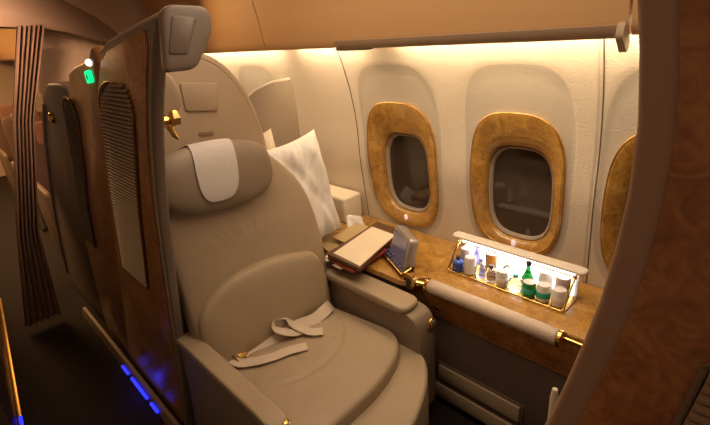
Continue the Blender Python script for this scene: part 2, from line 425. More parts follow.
bm = B(); q = [(Ez(1.69)-.0,1.692),(1.24,1.668),(1.38,1.648),(1.46,1.625)]; tube(bm, [(.432,y,z+.002) for y,z in q], .006); adopt(suite, fin('top_rail', bm, 'shell_l'))
def louvre(root, ctr, hw, ztop, zbot, x, pitch, mm='slat'):
    pts = []
    zc = ztop-.09
    for z in zs(zbot, zc, 12): pts.append((ctr(z)-hw, z))
    for k in range(1, 12):
        t = math.pi*(1-k/12); pts.append((ctr(zc)+hw*math.cos(t)-.02*math.sin(t), zc+.09*math.sin(t)))
    for z in zs(zc, zbot, 12): pts.append((ctr(z)+hw, z))
    bm = B(); prism(bm, pts, 'x', x-.002, x+.001); adopt(root, fin('louvre_backing', bm, 'dark'))
    bm = B(); z = zbot+pitch*.7
    while z < ztop-.006:
        h = hw*(math.sqrt(max(0,1-((z-zc)/.09)**2)) if z > zc else 1)-.004
        if h > .02:
            c = ctr(z); off = -.02*math.sqrt(max(0,1-(h/hw)**2)) if z > zc else 0
            p = [(x-.011, z-pitch*.32), (x-.002, z+pitch*.05), (x-.002, z+pitch*.38), (x-.011, z)]
            A = [bm.verts.new((a, c+off-h, b)) for a,b in p]; C = [bm.verts.new((a, c+off+h, b)) for a,b in p]
            bm.faces.new(A); bm.faces.new(C[::-1])
            for k in range(4): bm.faces.new([A[k],A[(k+1)%4],C[(k+1)%4],C[k]])
        z += pitch
    adopt(root, fin('louvre_slats', bm, mm, smooth=False))
    bm = B(); tube(bm, [(x-.006, y, z) for y, z in pts], .003, 8, closed=True); adopt(root, fin('louvre_frame', bm, 'gold_d'))
louvre(suite, lambda z: Ez(z)+.235+max(0,1.35-z)*.13, .135, 1.555, .80, .417, .0125)
# inner side wall and hood
hood = [( .785+.268*math.cos(t), 1.15+.437*math.sin(t)) for t in [math.pi*k/36 for k in range(37)]]
hood = [(1.053,.05)]+hood+[(.517,.05)]
bm = B(); prism(bm, hood, 'y', 1.70, 1.745); adopt(suite, fin('hood_back', bm, 'shell_l', bev=.012, seg=3))
bm = B(); tube(bm, [(x,1.722,z) for x,z in hood[1:-1]], .022, 10); adopt(suite, fin('hood_rim', bm, 'shell_l'))
# cove wing joining side partition and hood back
bm = B(); rows = []
for k in range(15):
    z = .5+1.04*k/14; r = []
    y0 = Ez(z)+.03
    for j in range(13):
        t = j/12; a = t*math.pi/2
        r.append((.457+.13*(1-math.cos(a))*(1 if z < 1.3 else 1), y0+(1.70-y0)*math.sin(a), z))
    rows.append(r)
F1 = [[bm.verts.new(p) for p in r] for r in rows]; F2 = [[bm.verts.new((p[0]-.004,p[1]+.004,p[2])) for p in r] for r in rows]
for F in (F1, F2):
    for A, C in zip(F, F[1:]):
        for k in range(12): bm.faces.new([A[k],A[k+1],C[k+1],C[k]])
rim(F1, F2); adopt(suite, fin('side_wing', bm, 'shell', ang=80))
bm = B(); prism(bm, smooth_poly([(.735,1.395),(.865,1.375),(.885,1.478),(.735,1.50)], .012, 3), 'y', 1.690, 1.702); adopt(suite, fin('hood_pocket', bm, 'shell_l', bev=.003))
bm = B(); prism(bm, [(.768,1.293),(.828,1.285),(.829,1.298),(.769,1.306)], 'y', 1.6955, 1.702); adopt(suite, fin('hood_plate', bm, 'slat'))
# head wing plate on top of the edge
wp = smooth_poly([(.432,1.712),(.536,1.704),(.532,1.655),(.470,1.578),(.402,1.580)], [.025,.025,.02,.018,.010], 6)
fr = (V((0,1.0,0)), V((1,0,0)), V((0,.15,.99)).normalized(), V((0,-.99,.15)).normalized())
frw = (V((0,1.0-.15*1.65,.02)), V((1,0,0)), V((0,.15,.989)), V((0,-.989,.15)))
bm = B(); cushion(bm, wp, frw, .014, .022, 7, 80, 10); adopt(suite, fin('head_wing', bm, 'shell'))
ip = smooth_poly([(.445,1.689),(.499,1.682),(.458,1.608),(.415,1.612)], .009, 4)
bm = B(); prism(bm, ip, None, .012, .0150, frw); adopt(suite, fin('wing_inset', bm, 'trim', bev=.001))
c = (.455,1.65); ip2 = [(c[0]+(a-c[0])*.93, c[1]+(b-c[1])*.95) for a, b in ip]
bm = B(); prism(bm, ip2, None, .0140, .0165, frw); adopt(suite, fin('wing_plate', bm, 'shell', bev=.002))
bm = B(); cushion(bm, smooth_poly([(.455,1.60),(.505,1.585),(.536,1.545),(.548,1.495),(.530,1.462),(.50,1.44),(.455,1.44)], .02, 4), (V((0,1.27,0)), V((1,0,0)), V((0,0,1)), V((0,-1,0))), .022, .030, 4, 64, 10); adopt(suite, fin('side_cheek', bm, 'shell_l'))
# gold reading lamp on the inner side
rl = empty('reading_lamp', (.475,1.23,1.44), 'small polished gold reading lamp on the inner side of the seat shell', 'lamp')
bm = B(); lathe(bm, [(.013,0),(.016,.004),(.016,.018),(.010,.022)], (.460,1.235,1.445), 'x'); adopt(rl, fin('mount', bm, 'gold'))
bm = B(); lathe(bm, [(.008,-.022),(.016,-.018),(.018,.0),(.012,.016),(.008,.020)], (.497,1.225,1.452), 'z', 6); adopt(rl, fin('lamp_head', bm, 'gold', smooth=False))
bm = B(); tube(bm, [(.480,1.232,1.43),(.485,1.225,1.405),(.492,1.222,1.395)], [.009,.007,.004]); adopt(rl, fin('stem', bm, 'gold'))

# ------------------------------------------------------------------ second aisle panel (next suite's door) and grey shell behind it
door = empty('suite_door', (.42,1.9,0), 'burl wood panel with green lit sign and narrow louvre, beyond the near partition', 'door panel')
L2 = [(1.70,1.50),(1.60,1.78),(1.437,2.04),(1.2,2.28),(.97,2.46),(.5,2.66),(0,2.84)]
f = [(Bz(z)+.012, z) for z in zs(0,1.60,24)]; b = [(sm(L2,z,.06), z) for z in zs(1.50,0,24)]
t = [(1.50,1.648),(1.545,1.640),(1.60,1.610),(1.77,1.590),(1.86,1.570)]
bm = B(); prism(bm, f+t+b, 'x', .424, .458); adopt(door, fin('door_leaf', bm, 'burl_lit', bev=.006, seg=2))
louvre(door, lambda z: interp([(1.46,1.96),(1.2,2.13),(.97,2.31),(.5,2.55),(0,2.75)], z), .085, 1.485, .75, .424, .0125, 'slatm')
bm = B(); cushion(bm, sellipse(.020,.010,2,24), (V((.423,1.575,1.604)), V((0,1,0)), V((0,0,1)), V((-1,0,0))), .010, .002, 2.5, 24, 5); adopt(door, fin('call_light', bm, 'wlamp'))
bm = B(); prism(bm, smooth_poly([(1.585,1.548),(1.630,1.542),(1.630,1.578),(1.585,1.584)], .010, 3), 'x', .414, .425); adopt(door, fin('lit_sign', bm, 'green'))
bm = B(); prism(bm, smooth_poly([(1.604,1.556),(1.612,1.555),(1.612,1.570),(1.604,1.571)], .003, 2), 'x', .4125, .415); adopt(door, fin('sign_slot', bm, 'dark'))
g = empty('seat_shell', (.48,2.6,0), 'grey rounded seat shell with small gold latch between the burl panel and the curtain', 'seat shell')
L3 = [(1.56,2.36),(1.52,2.42),(1.28,2.78),(.775,3.30),(.4,3.6),(0,3.85)]
f = [(sm(L2,z,.06)+.02, z) for z in zs(0,1.46,20)]; b = [(sm(L3,z,.08), z) for z in zs(1.46,0,20)]
bm = B(); prism(bm, f+[(2.04,1.515),(2.12,1.530),(2.32,1.525),(2.40,1.505)]+b, 'x', .44, .50); adopt(g, fin('shell_side', bm, 'shell', bev=.012, seg=3))
bm = B(); cushion(bm, sellipse(.03,.025,2,24), (V((.437,2.44,1.37)), V((0,1,0)), V((0,0,1)), V((-1,0,0))), .014, .003, 2, 24, 6); adopt(g, fin('latch', bm, 'gold'))
bm = B(); tube(bm, [(.44,sm(L3,z,.08)-.05,z) for z in zs(.1,1.42,14)], .010, 8); adopt(g, fin('edge_bead', bm, 'shell_l'))
# blue LEDs at the foot of the panel
struct(fin('baseboard_aisle', (lambda b: prism(b, [(.37,0),(.402,0),(.402,.045),(.385,.045)], 'y', 1.70, 3.2))(B()), 'slat'))
for k, (y0, y1) in enumerate([(1.90,1.98),(2.03,2.24),(2.29,2.38)]):
    bm = B(); tube(bm, [(.366,y0,.030),(.366,y1,.030)], .008, 8)
    tag(fin('floor_light', bm, 'blue'), ['short blue glowing aisle light, closest to the seat','long blue glowing aisle light, middle of three at the panel foot','short blue glowing aisle light, furthest along the panel foot'][k], 'floor light', 'blue aisle floor lights')
L = bpy.data.lights.new('b', 'POINT'); L.energy = .06; L.color = (.05,.05,1); L.shadow_soft_size = .03
lo = bpy.data.objects.new('floor_glow', L); COL.objects.link(lo); lo.location = (.34,2.1,.05)
# centre suites on the other side of the aisle
cs = empty('center_suite_base', (-.2,3,0), 'dark centre suite base with gold foot strip across the aisle', 'seat base')
bm = B(); prism(bm, [(-.135,2.2),(.0,3.9),(-.8,3.9),(-.8,2.2)], 'z', 0, .9); adopt(cs, fin('side_panel', bm, 'trim', bev=.01))
bm = B(); prism(bm, [(-.115,2.2),(.02,3.9),(.0,3.9),(-.135,2.2)], 'z', 0, .03); adopt(cs, fin('foot_strip', bm, 'gold_d', bev=.004))
bm = B(); tube(bm, [(-.112,2.30,.04),(-.106,2.38,.04)], .008, 8); adopt(cs, fin('foot_lamp', bm, 'blue'))

# ------------------------------------------------------------------ front partition at the right of the picture
fp = empty('front_partition', (.45,0,0), 'dark burl partition with taupe edge and louvre, close by on the right', 'partition')
FE = [(0,.36),(.6,.30),(1.0,.205),(1.18,.153),(1.36,.117),(1.47,.107),(1.56,.108),(1.64,.123),(1.8,.15)]
Fz = lambda z: sm(FE, z, .05)
fe = [(Fz(z), z) for z in zs(0,1.78,30)]
bm = B(); prism(bm, fe+[(-.62,1.78),(-.62,0)], 'x', .424, .475); adopt(fp, fin('partition_core', bm, 'edgeb', bev=.010, seg=3))
fe = [(Fz(z)-.030, z) for z in zs(.03,1.76,30)]
bm = B(); prism(bm, fe+[(-.61,1.76),(-.61,.03)], 'x', .418, .426); adopt(fp, fin('wood_panel', bm, 'burl_shade', bev=.003))
def fl(root):
    y0 = lambda z: Fz(z)-.095-(1.376-z)*.06 if z < 1.36 else Fz(z)-.095
    pts = [(y0(z)+(.0 if z < 1.35 else -.0), z) for z in zs(.55,1.345,12)]+[(y0(1.36)-.02,1.372),(y0(1.36)-.05,1.385),(-.20,1.392),(-.24,1.36)]+[(-.26,.55)]
    bm = B(); prism(bm, pts, 'x', .415, .419); adopt(root, fin('louvre_backing', bm, 'dark'))
    bm = B(); z = .56
    while z < 1.375:
        a = y0(min(z,1.36))-.004-(.03*(z-1.345)/.03 if z > 1.345 else 0); p = [(.404,z-.004),(.415,z+.001),(.415,z+.004),(.404,z-.0005)]
        A = [bm.verts.new((q[0],a,q[1])) for q in p]; C = [bm.verts.new((q[0],-.25,q[1])) for q in p]
        bm.faces.new(A); bm.faces.new(C[::-1])
        for k in range(4): bm.faces.new([A[k],A[(k+1)%4],C[(k+1)%4],C[k]])
        z += .011
    adopt(root, fin('louvre_slats', bm, 'slat', smooth=False))
    bm = B(); tube(bm, [(.413,y,z) for y,z in pts], .0035, 8, closed=True); adopt(root, fin('louvre_frame', bm, 'trim'))
fl(fp)
ot = empty('ottoman', (1.2,.2,0), 'pale-edged ottoman mostly hidden behind the front partition', 'ottoman')
bm = B(); abox(bm, .95, 1.28, -.15, .37, .10, .50); adopt(ot, fin('ottoman_body', bm, 'panel', bev=.02))
bm = B(); tube(bm, [(1.105,.385,.10),(1.105,.385,.55),(1.105,.385,.585)], [.012,.012,.008], 12); adopt(ot, fin('side_post', bm, 'cream'))
bm = B(); abox(bm, .97, 1.26, -.13, .35, 0, .10); adopt(ot, fin('plinth', bm, 'dark'))

# ------------------------------------------------------------------ rear divider, ledge
bm = B(); prism(bm, smooth_poly([(1.10,.60),(1.405,.60),(1.395,1.405),(1.388,1.422),(1.28,1.420),(1.18,1.398),(1.10,1.355)], .012, 3), 'y', 1.89, 1.925)
rd = empty('rear_divider', (1.25,1.9,.6), 'brown-grey divider panel with curved top between the hood and the side wall', 'divider')
adopt(rd, fin('divider_panel', bm, 'leather_d', bev=.004))
bm = B(); tube(bm, [(1.10,1.905,1.358),(1.18,1.905,1.400),(1.28,1.905,1.424),(1.385,1.905,1.425)], .006, 8); adopt(rd, fin('edge_highlight', bm, 'cream'))  # highlight along the divider's top, built as a pale tube

# ------------------------------------------------------------------ side console
con = empty('side_console', (1.45,.9,0), 'burl wood side console with gold trim along the window wall', 'console')
W_ = wx(.64)-.004
top_o = smooth_poly([(1.295,.10),(W_,.10),(W_,2.3),(1.210,2.3),(1.210,1.06),(1.295,1.02)], [.005,.005,.005,.005,.03,.03], 4)
bm = B(); prism(bm, top_o, 'z', .627, .655); adopt(con, fin('console_top', bm, 'burl', bev=.005, seg=3))
bm = B(); abox(bm, 1.305, 1.34, .11, 1.30, .470, .628); adopt(con, fin('front_fascia', bm, 'burl_lit', bev=.004))
bm = B(); abox(bm, 1.312, 1.62, .11, 2.28, .02, .475); abox(bm, 1.235, 1.312, 1.12, 2.28, .02, .626); adopt(con, fin('lower_panel', bm, 'panel', bev=.004))
bm = B(); tube(bm, [(1.301,.11,.624),(1.301,1.00,.624)], .004, 8); adopt(con, fin('gold_edge', bm, 'gold'))
bm = B(); tube(bm, [(1.307,.11,.472),(1.307,1.28,.472)], .0025, 8); adopt(con, fin('fascia_bead', bm, 'gold_d'))
for z0, z1, y0, y1 in [(.150,.225,.575,.955),(.045,.115,.575,.975)]:
    bm = B(); prism(bm, smooth_poly([(y0-.012,z0-.010),(y1+.012,z0-.010),(y1+.012,z1+.010),(y0-.012,z1+.010)], .008, 2), 'x', 1.306, 1.314); p = fin('slot_frame', bm, 'trim'); adopt(con, p)
    bm = B(); prism(bm, smooth_poly([(y0,z0),(y1,z0),(y1,z1),(y0,z1)], .006, 2), 'x', 1.296, 1.308); adopt(con, fin('slot_cover', bm, 'shell_l', bev=.002))
bm = B(); cushion(bm, sellipse(.016,.009,2,24), (V((1.305,.965,.515)), V((0,1,0)), V((0,0,1)), V((-1,0,0))), .004, .001, 3, 24, 4); adopt(con, fin('latch', bm, 'gold_d'))
bm = B(); prism(bm, smooth_poly([(1.47,1.68),(1.605,1.68),(1.605,1.97),(1.47,1.97)], .02), 'z', .655, .80); adopt(con, fin('padded_ledge', bm, 'cream', bev=.018, seg=4))
# leather bolster with gold ends
bo = empty('arm_bolster', (1.285,.72,.64), 'long beige leather roll with gold ends on the front edge of the console', 'bolster')
bm = B(); tube(bm, [(1.268,.452,.642),(1.268,.970,.642)], .029, 28); adopt(bo, fin('roll', bm, 'leather_l', bev=.006, ang=50))
for y in (.444,.978):
    bm = B(); lathe(bm, [(.018,-.008),(.030,-.006),(.030,.004),(.018,.008)], (1.268,y,.642), 'y'); adopt(bo, fin('end_cap', bm, 'gold'))
bm = B(); tube(bm, [(1.282,.435,.640),(1.282,.12,.640)], .006, 10); adopt(bo, fin('rod', bm, 'gold'))
bm = B(); lathe(bm, [(.030,-.012),(.036,-.010),(.036,.012),(.028,.016)], (1.240,1.055,.648), 'x'); adopt(bo, fin('hinge_disc', bm, 'gold_d'))
bm = B(); lathe(bm, [(.020,.0),(.020,.006)], (1.222,1.055,.648), 'x'); adopt(bo, fin('hinge_hub', bm, 'dark'))
bm = B(); tube(bm, [(1.268,.975,.642),(1.243,1.035,.648)], .012, 10); adopt(bo, fin('pivot', bm, 'gold'))

# ------------------------------------------------------------------ mini bar
mb = empty('mini_bar', (1.45,.72,.655), 'raised white-lit mini bar with gold corner posts on the console', 'mini bar')
bm = B(); prism(bm, smooth_poly([(1.392,.482),(1.512,.482),(1.512,.966),(1.392,.966)], .015, 4), 'z', .6555, .6605); adopt(mb, fin('tray', bm, 'gold_d', bev=.001))
bm = B(); abox(bm, 1.506, 1.516, .486, .962, .660, .772); adopt(mb, fin('back_panel', bm, 'canw'))
bm = B(); abox(bm, 1.500, 1.506, .50, .95, .664, .762); adopt(mb, fin('light_panel', bm, 'barled'))
lid = smooth_poly([(1.468,.456),(1.518,.456),(1.518,1.005),(1.468,1.005)], .022, 6)
bm = B(); prism(bm, lid, 'z', .773, .787); adopt(mb, fin('lid', bm, 'lidm', bev=.006, seg=3))
bm = B(); abox(bm, 1.470, 1.478, .50, .95, .7655, .772); adopt(mb, fin('lid_lamp', bm, 'barled'))
for y in (.486,.962):
    bm = B(); tube(bm, [(1.386,y,.662),(1.388,y,.672),(1.462,y,.764),(1.472,y,.772)], .0042, 10)
    lathe(bm, [(.006,-.006),(.008,0),(.006,.006)], (1.388,y,.667), 'y'); lathe(bm, [(.006,-.006),(.008,0),(.006,.006)], (1.464,y,.765), 'y'); adopt(mb, fin('post', bm, 'gold'))
bm = B(); tube(bm, [(1.386,.486,.663),(1.386,.962,.663)], .0030, 8); adopt(mb, fin('front_rail', bm, 'gold'))
bm = B(); tube(bm, [(1.462,.486,.768),(1.462,.962,.768)], .0028, 8); adopt(mb, fin('upper_rail', bm, 'gold'))
def bottle(x, y, h, r, mm, capm, lab, neck=.45, labm=None):
    r *= 1.28; h *= 1.06; x -= .002
    o = empty('bottle', (x,y,.6606), lab, 'bottle', 'drinks in the mini bar')
    bm = B(); lathe(bm, [(r*.9,0),(r,.004),(r,h*(1-neck)),(r*.8,h*(1-neck)+.006),(r*.4,h*(1-neck*.5)),(r*.36,h*.90)], (x,y,.6606)); adopt(o, fin('glass_body', bm, mm))
    bm = B(); lathe(bm, [(r*.42,h*.885),(r*.44,h*.89),(r*.44,h),(r*.38,h+.002)], (x,y,.6606), n=16); adopt(o, fin('bottle_cap', bm, capm))
    if labm: bm = B(); lathe(bm, [(r+.0005,h*.15),(r+.0008,h*.16),(r+.0008,h*.40),(r+.0005,h*.41)], (x,y,.6606)); adopt(o, fin('bottle_label', bm, labm))
def can(x, y, h, r, mm, lab, band=None):
    r *= 1.2; h *= 1.06
    o = empty('drink_can', (x,y,.6606), lab, 'can', 'drinks in the mini bar')
    bm = B(); lathe(bm, [(r*.85,0),(r,.005),(r,h-.008),(r*.88,h-.002)], (x,y,.6606)); adopt(o, fin('can_body', bm, mm))
    bm = B(); lathe(bm, [(r*.90,h-.003),(r*.90,h),(r*.82,h),(r*.80,h-.0008),(r*.3,h-.0008)], (x,y,.6606)); adopt(o, fin('can_lid', bm, 'can'))
    if band: bm = B(); lathe(bm, [(r+.0004,h*.25),(r+.0008,h*.26),(r+.0008,h*.6),(r+.0004,h*.61)], (x,y,.6606)); adopt(o, fin('can_band', bm, band))
bottle(1.420,.935,.060,.018,'bluel','cap','blue bottle at the left end of the mini bar, front row', .4)
can(1.474,.935,.075,.018,'can','brown-topped can at the left end of the mini bar, back row')
bottle(1.476,.880,.098,.019,'violet','violet','tall pale violet bottle standing behind the blue one', .5)
can(1.425,.882,.070,.020,'canw','pale can beside the blue bottle, front row')
bottle(1.430,.835,.075,.017,'clear','violet','clear bottle with violet cap, front row left of centre', .5)
can(1.474,.815,.088,.020,'amber','amber jar with brown top, back row left of centre')
bottle(1.424,.785,.066,.018,'clear','cap','short clear bottle with dark cap under the amber jar', .35)
can(1.420,.735,.060,.019,'canw','low pale can in the middle of the front row', 'paperw')
bottle(1.476,.745,.082,.016,'clear','paperw','clear bottle with white cap, middle of the back row', .5)
bottle(1.424,.683,.062,.019,'clear','teal','small clear bottle with teal cap, left of the green bottle base', .4)
bottle(1.460,.652,.106,.018,'gbottle','cap','tall green bottle rising from the middle of the mini bar', .55, 'paperw')
can(1.415,.625,.056,.020,'gbottle','short green drink container, front row right of centre', 'teal')
can(1.474,.590,.084,.022,'canw','pale can with brown top, back row, second from right end')
can(1.420,.573,.062,.021,'canw','pale can with teal band, front row, second from right end', 'teal')
can(1.474,.528,.084,.022,'can','brown can at the right end of the mini bar, back row')
can(1.422,.518,.062,.021,'canw','pale can at the right end of the mini bar, front row', 'paperw')
L = bpy.data.lights.new('bar', 'AREA'); L.shape = 'RECTANGLE'; L.size = .05; L.size_y = .44; L.energy = .35; L.color = (1,.95,.9)
lo = bpy.data.objects.new('bar_lamp', L); COL.objects.link(lo); lo.location = (1.474,.725,.764)

# ------------------------------------------------------------------ remote and its cradle
def quadframe(bl, br, tl):
    bl, br, tl = V(bl), V(br), V(tl); u = (br-bl).normalized(); w = u.cross(tl-bl).normalized(); v = w.cross(u).normalized()
    return bl, u, v, w, (br-bl).length, (tl-bl).dot(v)
hs = empty('seat_controller', (1.30,1.13,.66), 'tilted silver hand controller with blue screen beside the books', 'controller')
o_, u, v, w, lw, lh = quadframe((1.350,1.250,.676), (1.256,1.085,.676), (1.358,1.202,.806))
if w.x > 0: w = -w
fr = (o_, u, v, w)
sh = smooth_poly([(-.005,-.005),(lw+.005,-.005),(lw+.002,lh+.008),(.01,lh+.008)], .022, 6)
bm = B(); cushion(bm, sh, fr, .008, .042, 6, 72, 8); adopt(hs, fin('controller_body', bm, 'silver'))
bm = B(); prism(bm, smooth_poly([(.018,.016),(lw-.018,.016),(lw-.018,lh-.012),(.022,lh-.012)], .008, 4), None, .0072, .0095, fr); adopt(hs, fin('screen', bm, 'screen'))
bm = B(); prism(bm, smooth_poly([(lw-.050,-.012),(lw+.005,-.012),(lw+.005,.022),(lw-.045,.010)], .006, 3), None, -.034, .0, fr); adopt(hs, fin('controller_foot', bm, 'dark', bev=.003))
cr = empty('controller_cradle', (1.25,1.13,.655), 'gold-rimmed keypad cradle with blue keys in front of the hand controller', 'keypad')
o_ = V((1.335,1.295,.672)); u = (V((1.225,1.070,.672))-o_); lw = u.length; u.normalize(); w = V((-.35,.2,.92)); w = (w-u*w.dot(u)).normalized(); v = w.cross(u).normalized()
if v.x < 0: v = -v
fr = (o_, u, v, w)
bm = B(); prism(bm, smooth_poly([(0,-.004),(lw,-.004),(lw,.044),(0,.044)], .012, 4), None, -.006, .008, fr); adopt(cr, fin('cradle_body', bm, 'dark', bev=.003))
bm = B(); tube(bm, [o_+u*a+v*b+w*.009 for a, b in smooth_poly([(0,-.004),(lw,-.004),(lw,.044),(0,.044)], .014, 4)], .0045, 8, closed=True); adopt(cr, fin('gold_rim', bm, 'gold'))
bm = B()
for i in range(7):
    for j in range(2): prism(bm, [(.03+i*.026,.006+j*.017),(.046+i*.026,.006+j*.017),(.046+i*.026,.016+j*.017),(.03+i*.026,.016+j*.017)], None, .008, .0115, fr)
adopt(cr, fin('keys', bm, 'keys'))

# ------------------------------------------------------------------ books and menus
def sheet(name, corners, z0, z1, m, lab, cat, rad=.004, tilt=0):
    bm = B(); prism(bm, smooth_poly(corners, rad, 2), 'z', z0, z1); o = fin(name, bm, m, bev=.0008)
    return tag(o, lab, cat)
sheet('booklet', [(1.215,1.60),(1.16,1.38),(1.40,1.36),(1.53,1.60)], .6555, .663, 'yellow', 'yellow booklet at the bottom of the pile, showing behind the brown folder', 'booklet')
sheet('menu_card', [(1.13,1.50),(1.12,1.30),(1.24,1.28),(1.28,1.50)], .6635, .668, 'brownl', 'dark brown card sticking out of the pile above the armrest', 'card')
sheet('leaflet', [(1.118,1.47),(1.112,1.425),(1.20,1.415),(1.22,1.46)], .6685, .671, 'paperw', 'small white leaflet at the rear corner of the pile', 'leaflet')
sheet('postcard', [(1.105,1.385),(1.10,1.325),(1.18,1.30),(1.20,1.36)], .6685, .671, 'bulk', 'small pinkish card on top of the dark brown card', 'card')
sheet('magazine', [(1.107,1.262),(1.40,1.265),(1.43,1.46),(1.13,1.46)], .6715, .678, 'paperw', 'white-edged magazine beneath the red booklet', 'magazine')
sheet('booklet', [(1.100,1.240),(1.39,1.262),(1.41,1.45),(1.12,1.43)], .6785, .688, 'red', 'dark red booklet directly under the brown folder', 'booklet')
sheet('booklet', [(1.27,1.56),(1.26,1.44),(1.46,1.49),(1.45,1.585)], .6885, .694, 'yellow', 'pale yellow booklet poking out behind the brown folder', 'booklet')
fd = empty('menu_folder', (1.3,1.35,.70), 'brown leather menu folder with cream sheet on top of the pile', 'folder')
bm = B(); prism(bm, smooth_poly([(1.113,1.420),(1.108,1.206),(1.495,1.323),(1.503,1.477)], .006, 3), 'z', .6945, .713); adopt(fd, fin('cover', bm, 'brownl', bev=.003))
bm = B(); prism(bm, smooth_poly([(1.131,1.396),(1.120,1.218),(1.432,1.294),(1.439,1.451)], .003, 2), 'z', .7125, .7155); adopt(fd, fin('sheet', bm, 'paper'))

# ------------------------------------------------------------------ seat
seat = empty('armchair', (.79,1.3,0), 'wide taupe leather seat with broad armrests inside the suite', 'seat')
bv = V((0,.17,.985)).normalized(); bn = V((0,-.985,.17)).normalized()      # backrest plane
fb = (V((0,1.43,.46)), V((1,0,0)), bv, bn)
o = smooth_poly([(.475,0),(1.09,0),(1.128,.25),(1.120,.44),(1.085,.60),(.99,.72),(.90,.80),(.68,.80),(.56,.72),(.475,.58)], .12, 6)
bm = B(); cushion(bm, o, fb, .045, .10, 5, 128, 20, lambda a, b: -.012*math.exp(-((a-.79)/.16)**2)*(1 if b > .5 else .3)); adopt(seat, fin('backrest', bm, 'leather', ang=70))
fl_ = (V((0,1.405,.475)), V((1,0,0)), V((0,.13,.99)).normalized(), V((0,-.99,.13)).normalized())
o = smooth_poly([(.478,0),(1.075,0),(1.085,.12),(1.060,.275),(.86,.335),(.62,.335),(.485,.24)], [.03,.03,.06,.06,.14,.12,.07], 6)
bm = B(); cushion(bm, o, fl_, .050, .03, 4, 128, 20); adopt(seat, fin('lumbar_cushion', bm, 'leather', ang=70))
def pan(a, b):
    d = math.hypot((a-.76)/.27, (b-1.36)/.26); s = -.007*math.exp(-((d-1)/.035)**2)
    if d < 1:
        th = math.atan2(b-1.36, a-.76)
        s -= .0045*max(0, math.sin(th*7+1.0))**4*d*(1 if b < 1.33 else 0)
    return s+.004*math.exp(-(((a-.78)/.2)**2+((b-1.15)/.16)**2))
o = smooth_poly([(.478,1.43),(.478,.885),(.60,.870),(.86,.880),(1.04,.940),(1.115,1.03),(1.065,1.43)], [.03,.05,.08,.12,.08,.05,.03], 6)
bm = B(); cushion(bm, o, (V((0,0,.43)), V((1,0,0)), V((0,1,0)), V((0,0,1))), .062, .055, 7, 160, 40, pan); adopt(seat, fin('seat_cushion', bm, 'leather', ang=70))
bm = B(); n = 0
o = smooth_poly([(.50,.70),(.80,.70),(1.02,.79),(1.135,.90),(1.135,1.06),(.50,1.06)], [.05,.1,.12,.06,.02,.02], 6)
prism(bm, o, 'z', .05, .425); adopt(seat, fin('leg_rest', bm, 'leather', bev=.035, seg=5))
bm = B(); abox(bm, .50, 1.10, 1.05, 1.66, .02, .37); adopt(seat, fin('seat_base', bm, 'trim', bev=.01))
# armrests
for s, (x0, x1, y0, y1) in enumerate([(.424,.492,.885,1.53), (1.095,1.205,.965,1.60)]):
    bm = B(); cushion(bm, smooth_poly([(x0,y0),(x1,y0),(x1,y1),(x0,y1)], [min(.042,(x1-x0)*.45)]*2+[.01,.01], 8), (V((0,0,.600)), V((1,0,0)), V((0,1,0)), V((0,0,1))), .022, .018, 5, 96, 12)
    ap = fin('armrest', bm, 'leather', ang=70); adopt(seat, ap)
    bm = B()
    if s: prism(bm, smooth_poly([(.915,.10),(.905,.50),(.925,.575),(.985,.590),(1.62,.590),(1.62,.10)], [.02,.06,.05,.03,.01,.01], 6), 'x', 1.112, 1.218)
    else: prism(bm, smooth_poly([(.905,.08),(.895,.50),(.92,.582),(1.0,.584),(1.52,.584),(1.60,.08)], [.02,.05,.05,.03,.01,.01], 6), 'x', .434, .480)
    adopt(seat, fin('armrest_support', bm, 'leather_d', bev=.020, seg=4))
bm = B(); lathe(bm, [(.018,-.006),(.026,-.005),(.028,0),(.024,.004),(.018,.006)], (1.190,.905,.530), 'y'); adopt(seat, fin('recline_dial', bm, 'gold_d'))
bm = B(); lathe(bm, [(.017,-.009),(.019,-.008),(.019,.004)], (1.190,.903,.530), 'y'); adopt(seat, fin('dial_hub', bm, 'trim'))
bm = B(); lathe(bm, [(.010,0),(.016,.003),(.012,.008),(.006,.010)], (.472,.893,.600), 'z'); adopt(seat, fin('armrest_button', bm, 'gold'))
bm = B(); lathe(bm, [(.014,-.006),(.018,-.004),(.018,.004)], (.457,.892,.555), 'y'); adopt(seat, fin('release_knob', bm, 'gold_d'))
# headrest (superellipsoid) and towel
hc = V((.712,1.50,1.178)); ha, hb, hd, he = .228, .122, .066, 2.8; rot = Matrix.Rotation(math.radians(4), 4, 'Y') @ Matrix.Rotation(math.radians(-10), 4, 'X')
def head_pt(x, phi, off=0):
    s = max(0, 1-abs(x/ha)**he)**(1/he); cs, sn = math.cos(phi), math.sin(phi)
    y = -(hd+off)*s*math.copysign(abs(cs)**(2/he), cs); z = (hb+off)*s*math.copysign(abs(sn)**(2/he), sn)
    return hc + (rot @ V((x, y, z)))
bm = B(); R = []
for k in range(41):
    x = -ha*math.cos(math.pi*k/40)*.9999
    R.append([bm.verts.new(head_pt(x, 2*math.pi*j/48)) for j in range(48)])
for A, C in zip(R, R[1:]):
    for j in range(48): bm.faces.new([A[j],A[(j+1)%48],C[(j+1)%48],C[j]])
bm.faces.new(R[0]); bm.faces.new(R[-1])
adopt(seat, fin('headrest', bm, 'leather_d', ang=80))
bm = B(); rows = []
for k in range(29):
    t = k/28; phi = math.radians(118-150*t)
    r = []
    for j in range(25):
        q = j/24*2-1
        w = .083-(.022*(max(0,t-.72)/.28)**2.2)
        x = -.006+q*w*.94-.026*t+(-.035*max(0,(.18-t)/.18) if q < 0 else .0)*abs(q)
        dz = .004*math.sin(t*5+q*2.0)*.4
        ph = phi + math.radians(9)*(1-t)*.0
        if t > .72: ph = phi+math.radians(10)*abs(q)**4*(t-.72)/.28
        r.append((x, ph, .006+abs(dz)))
    rows.append(r)
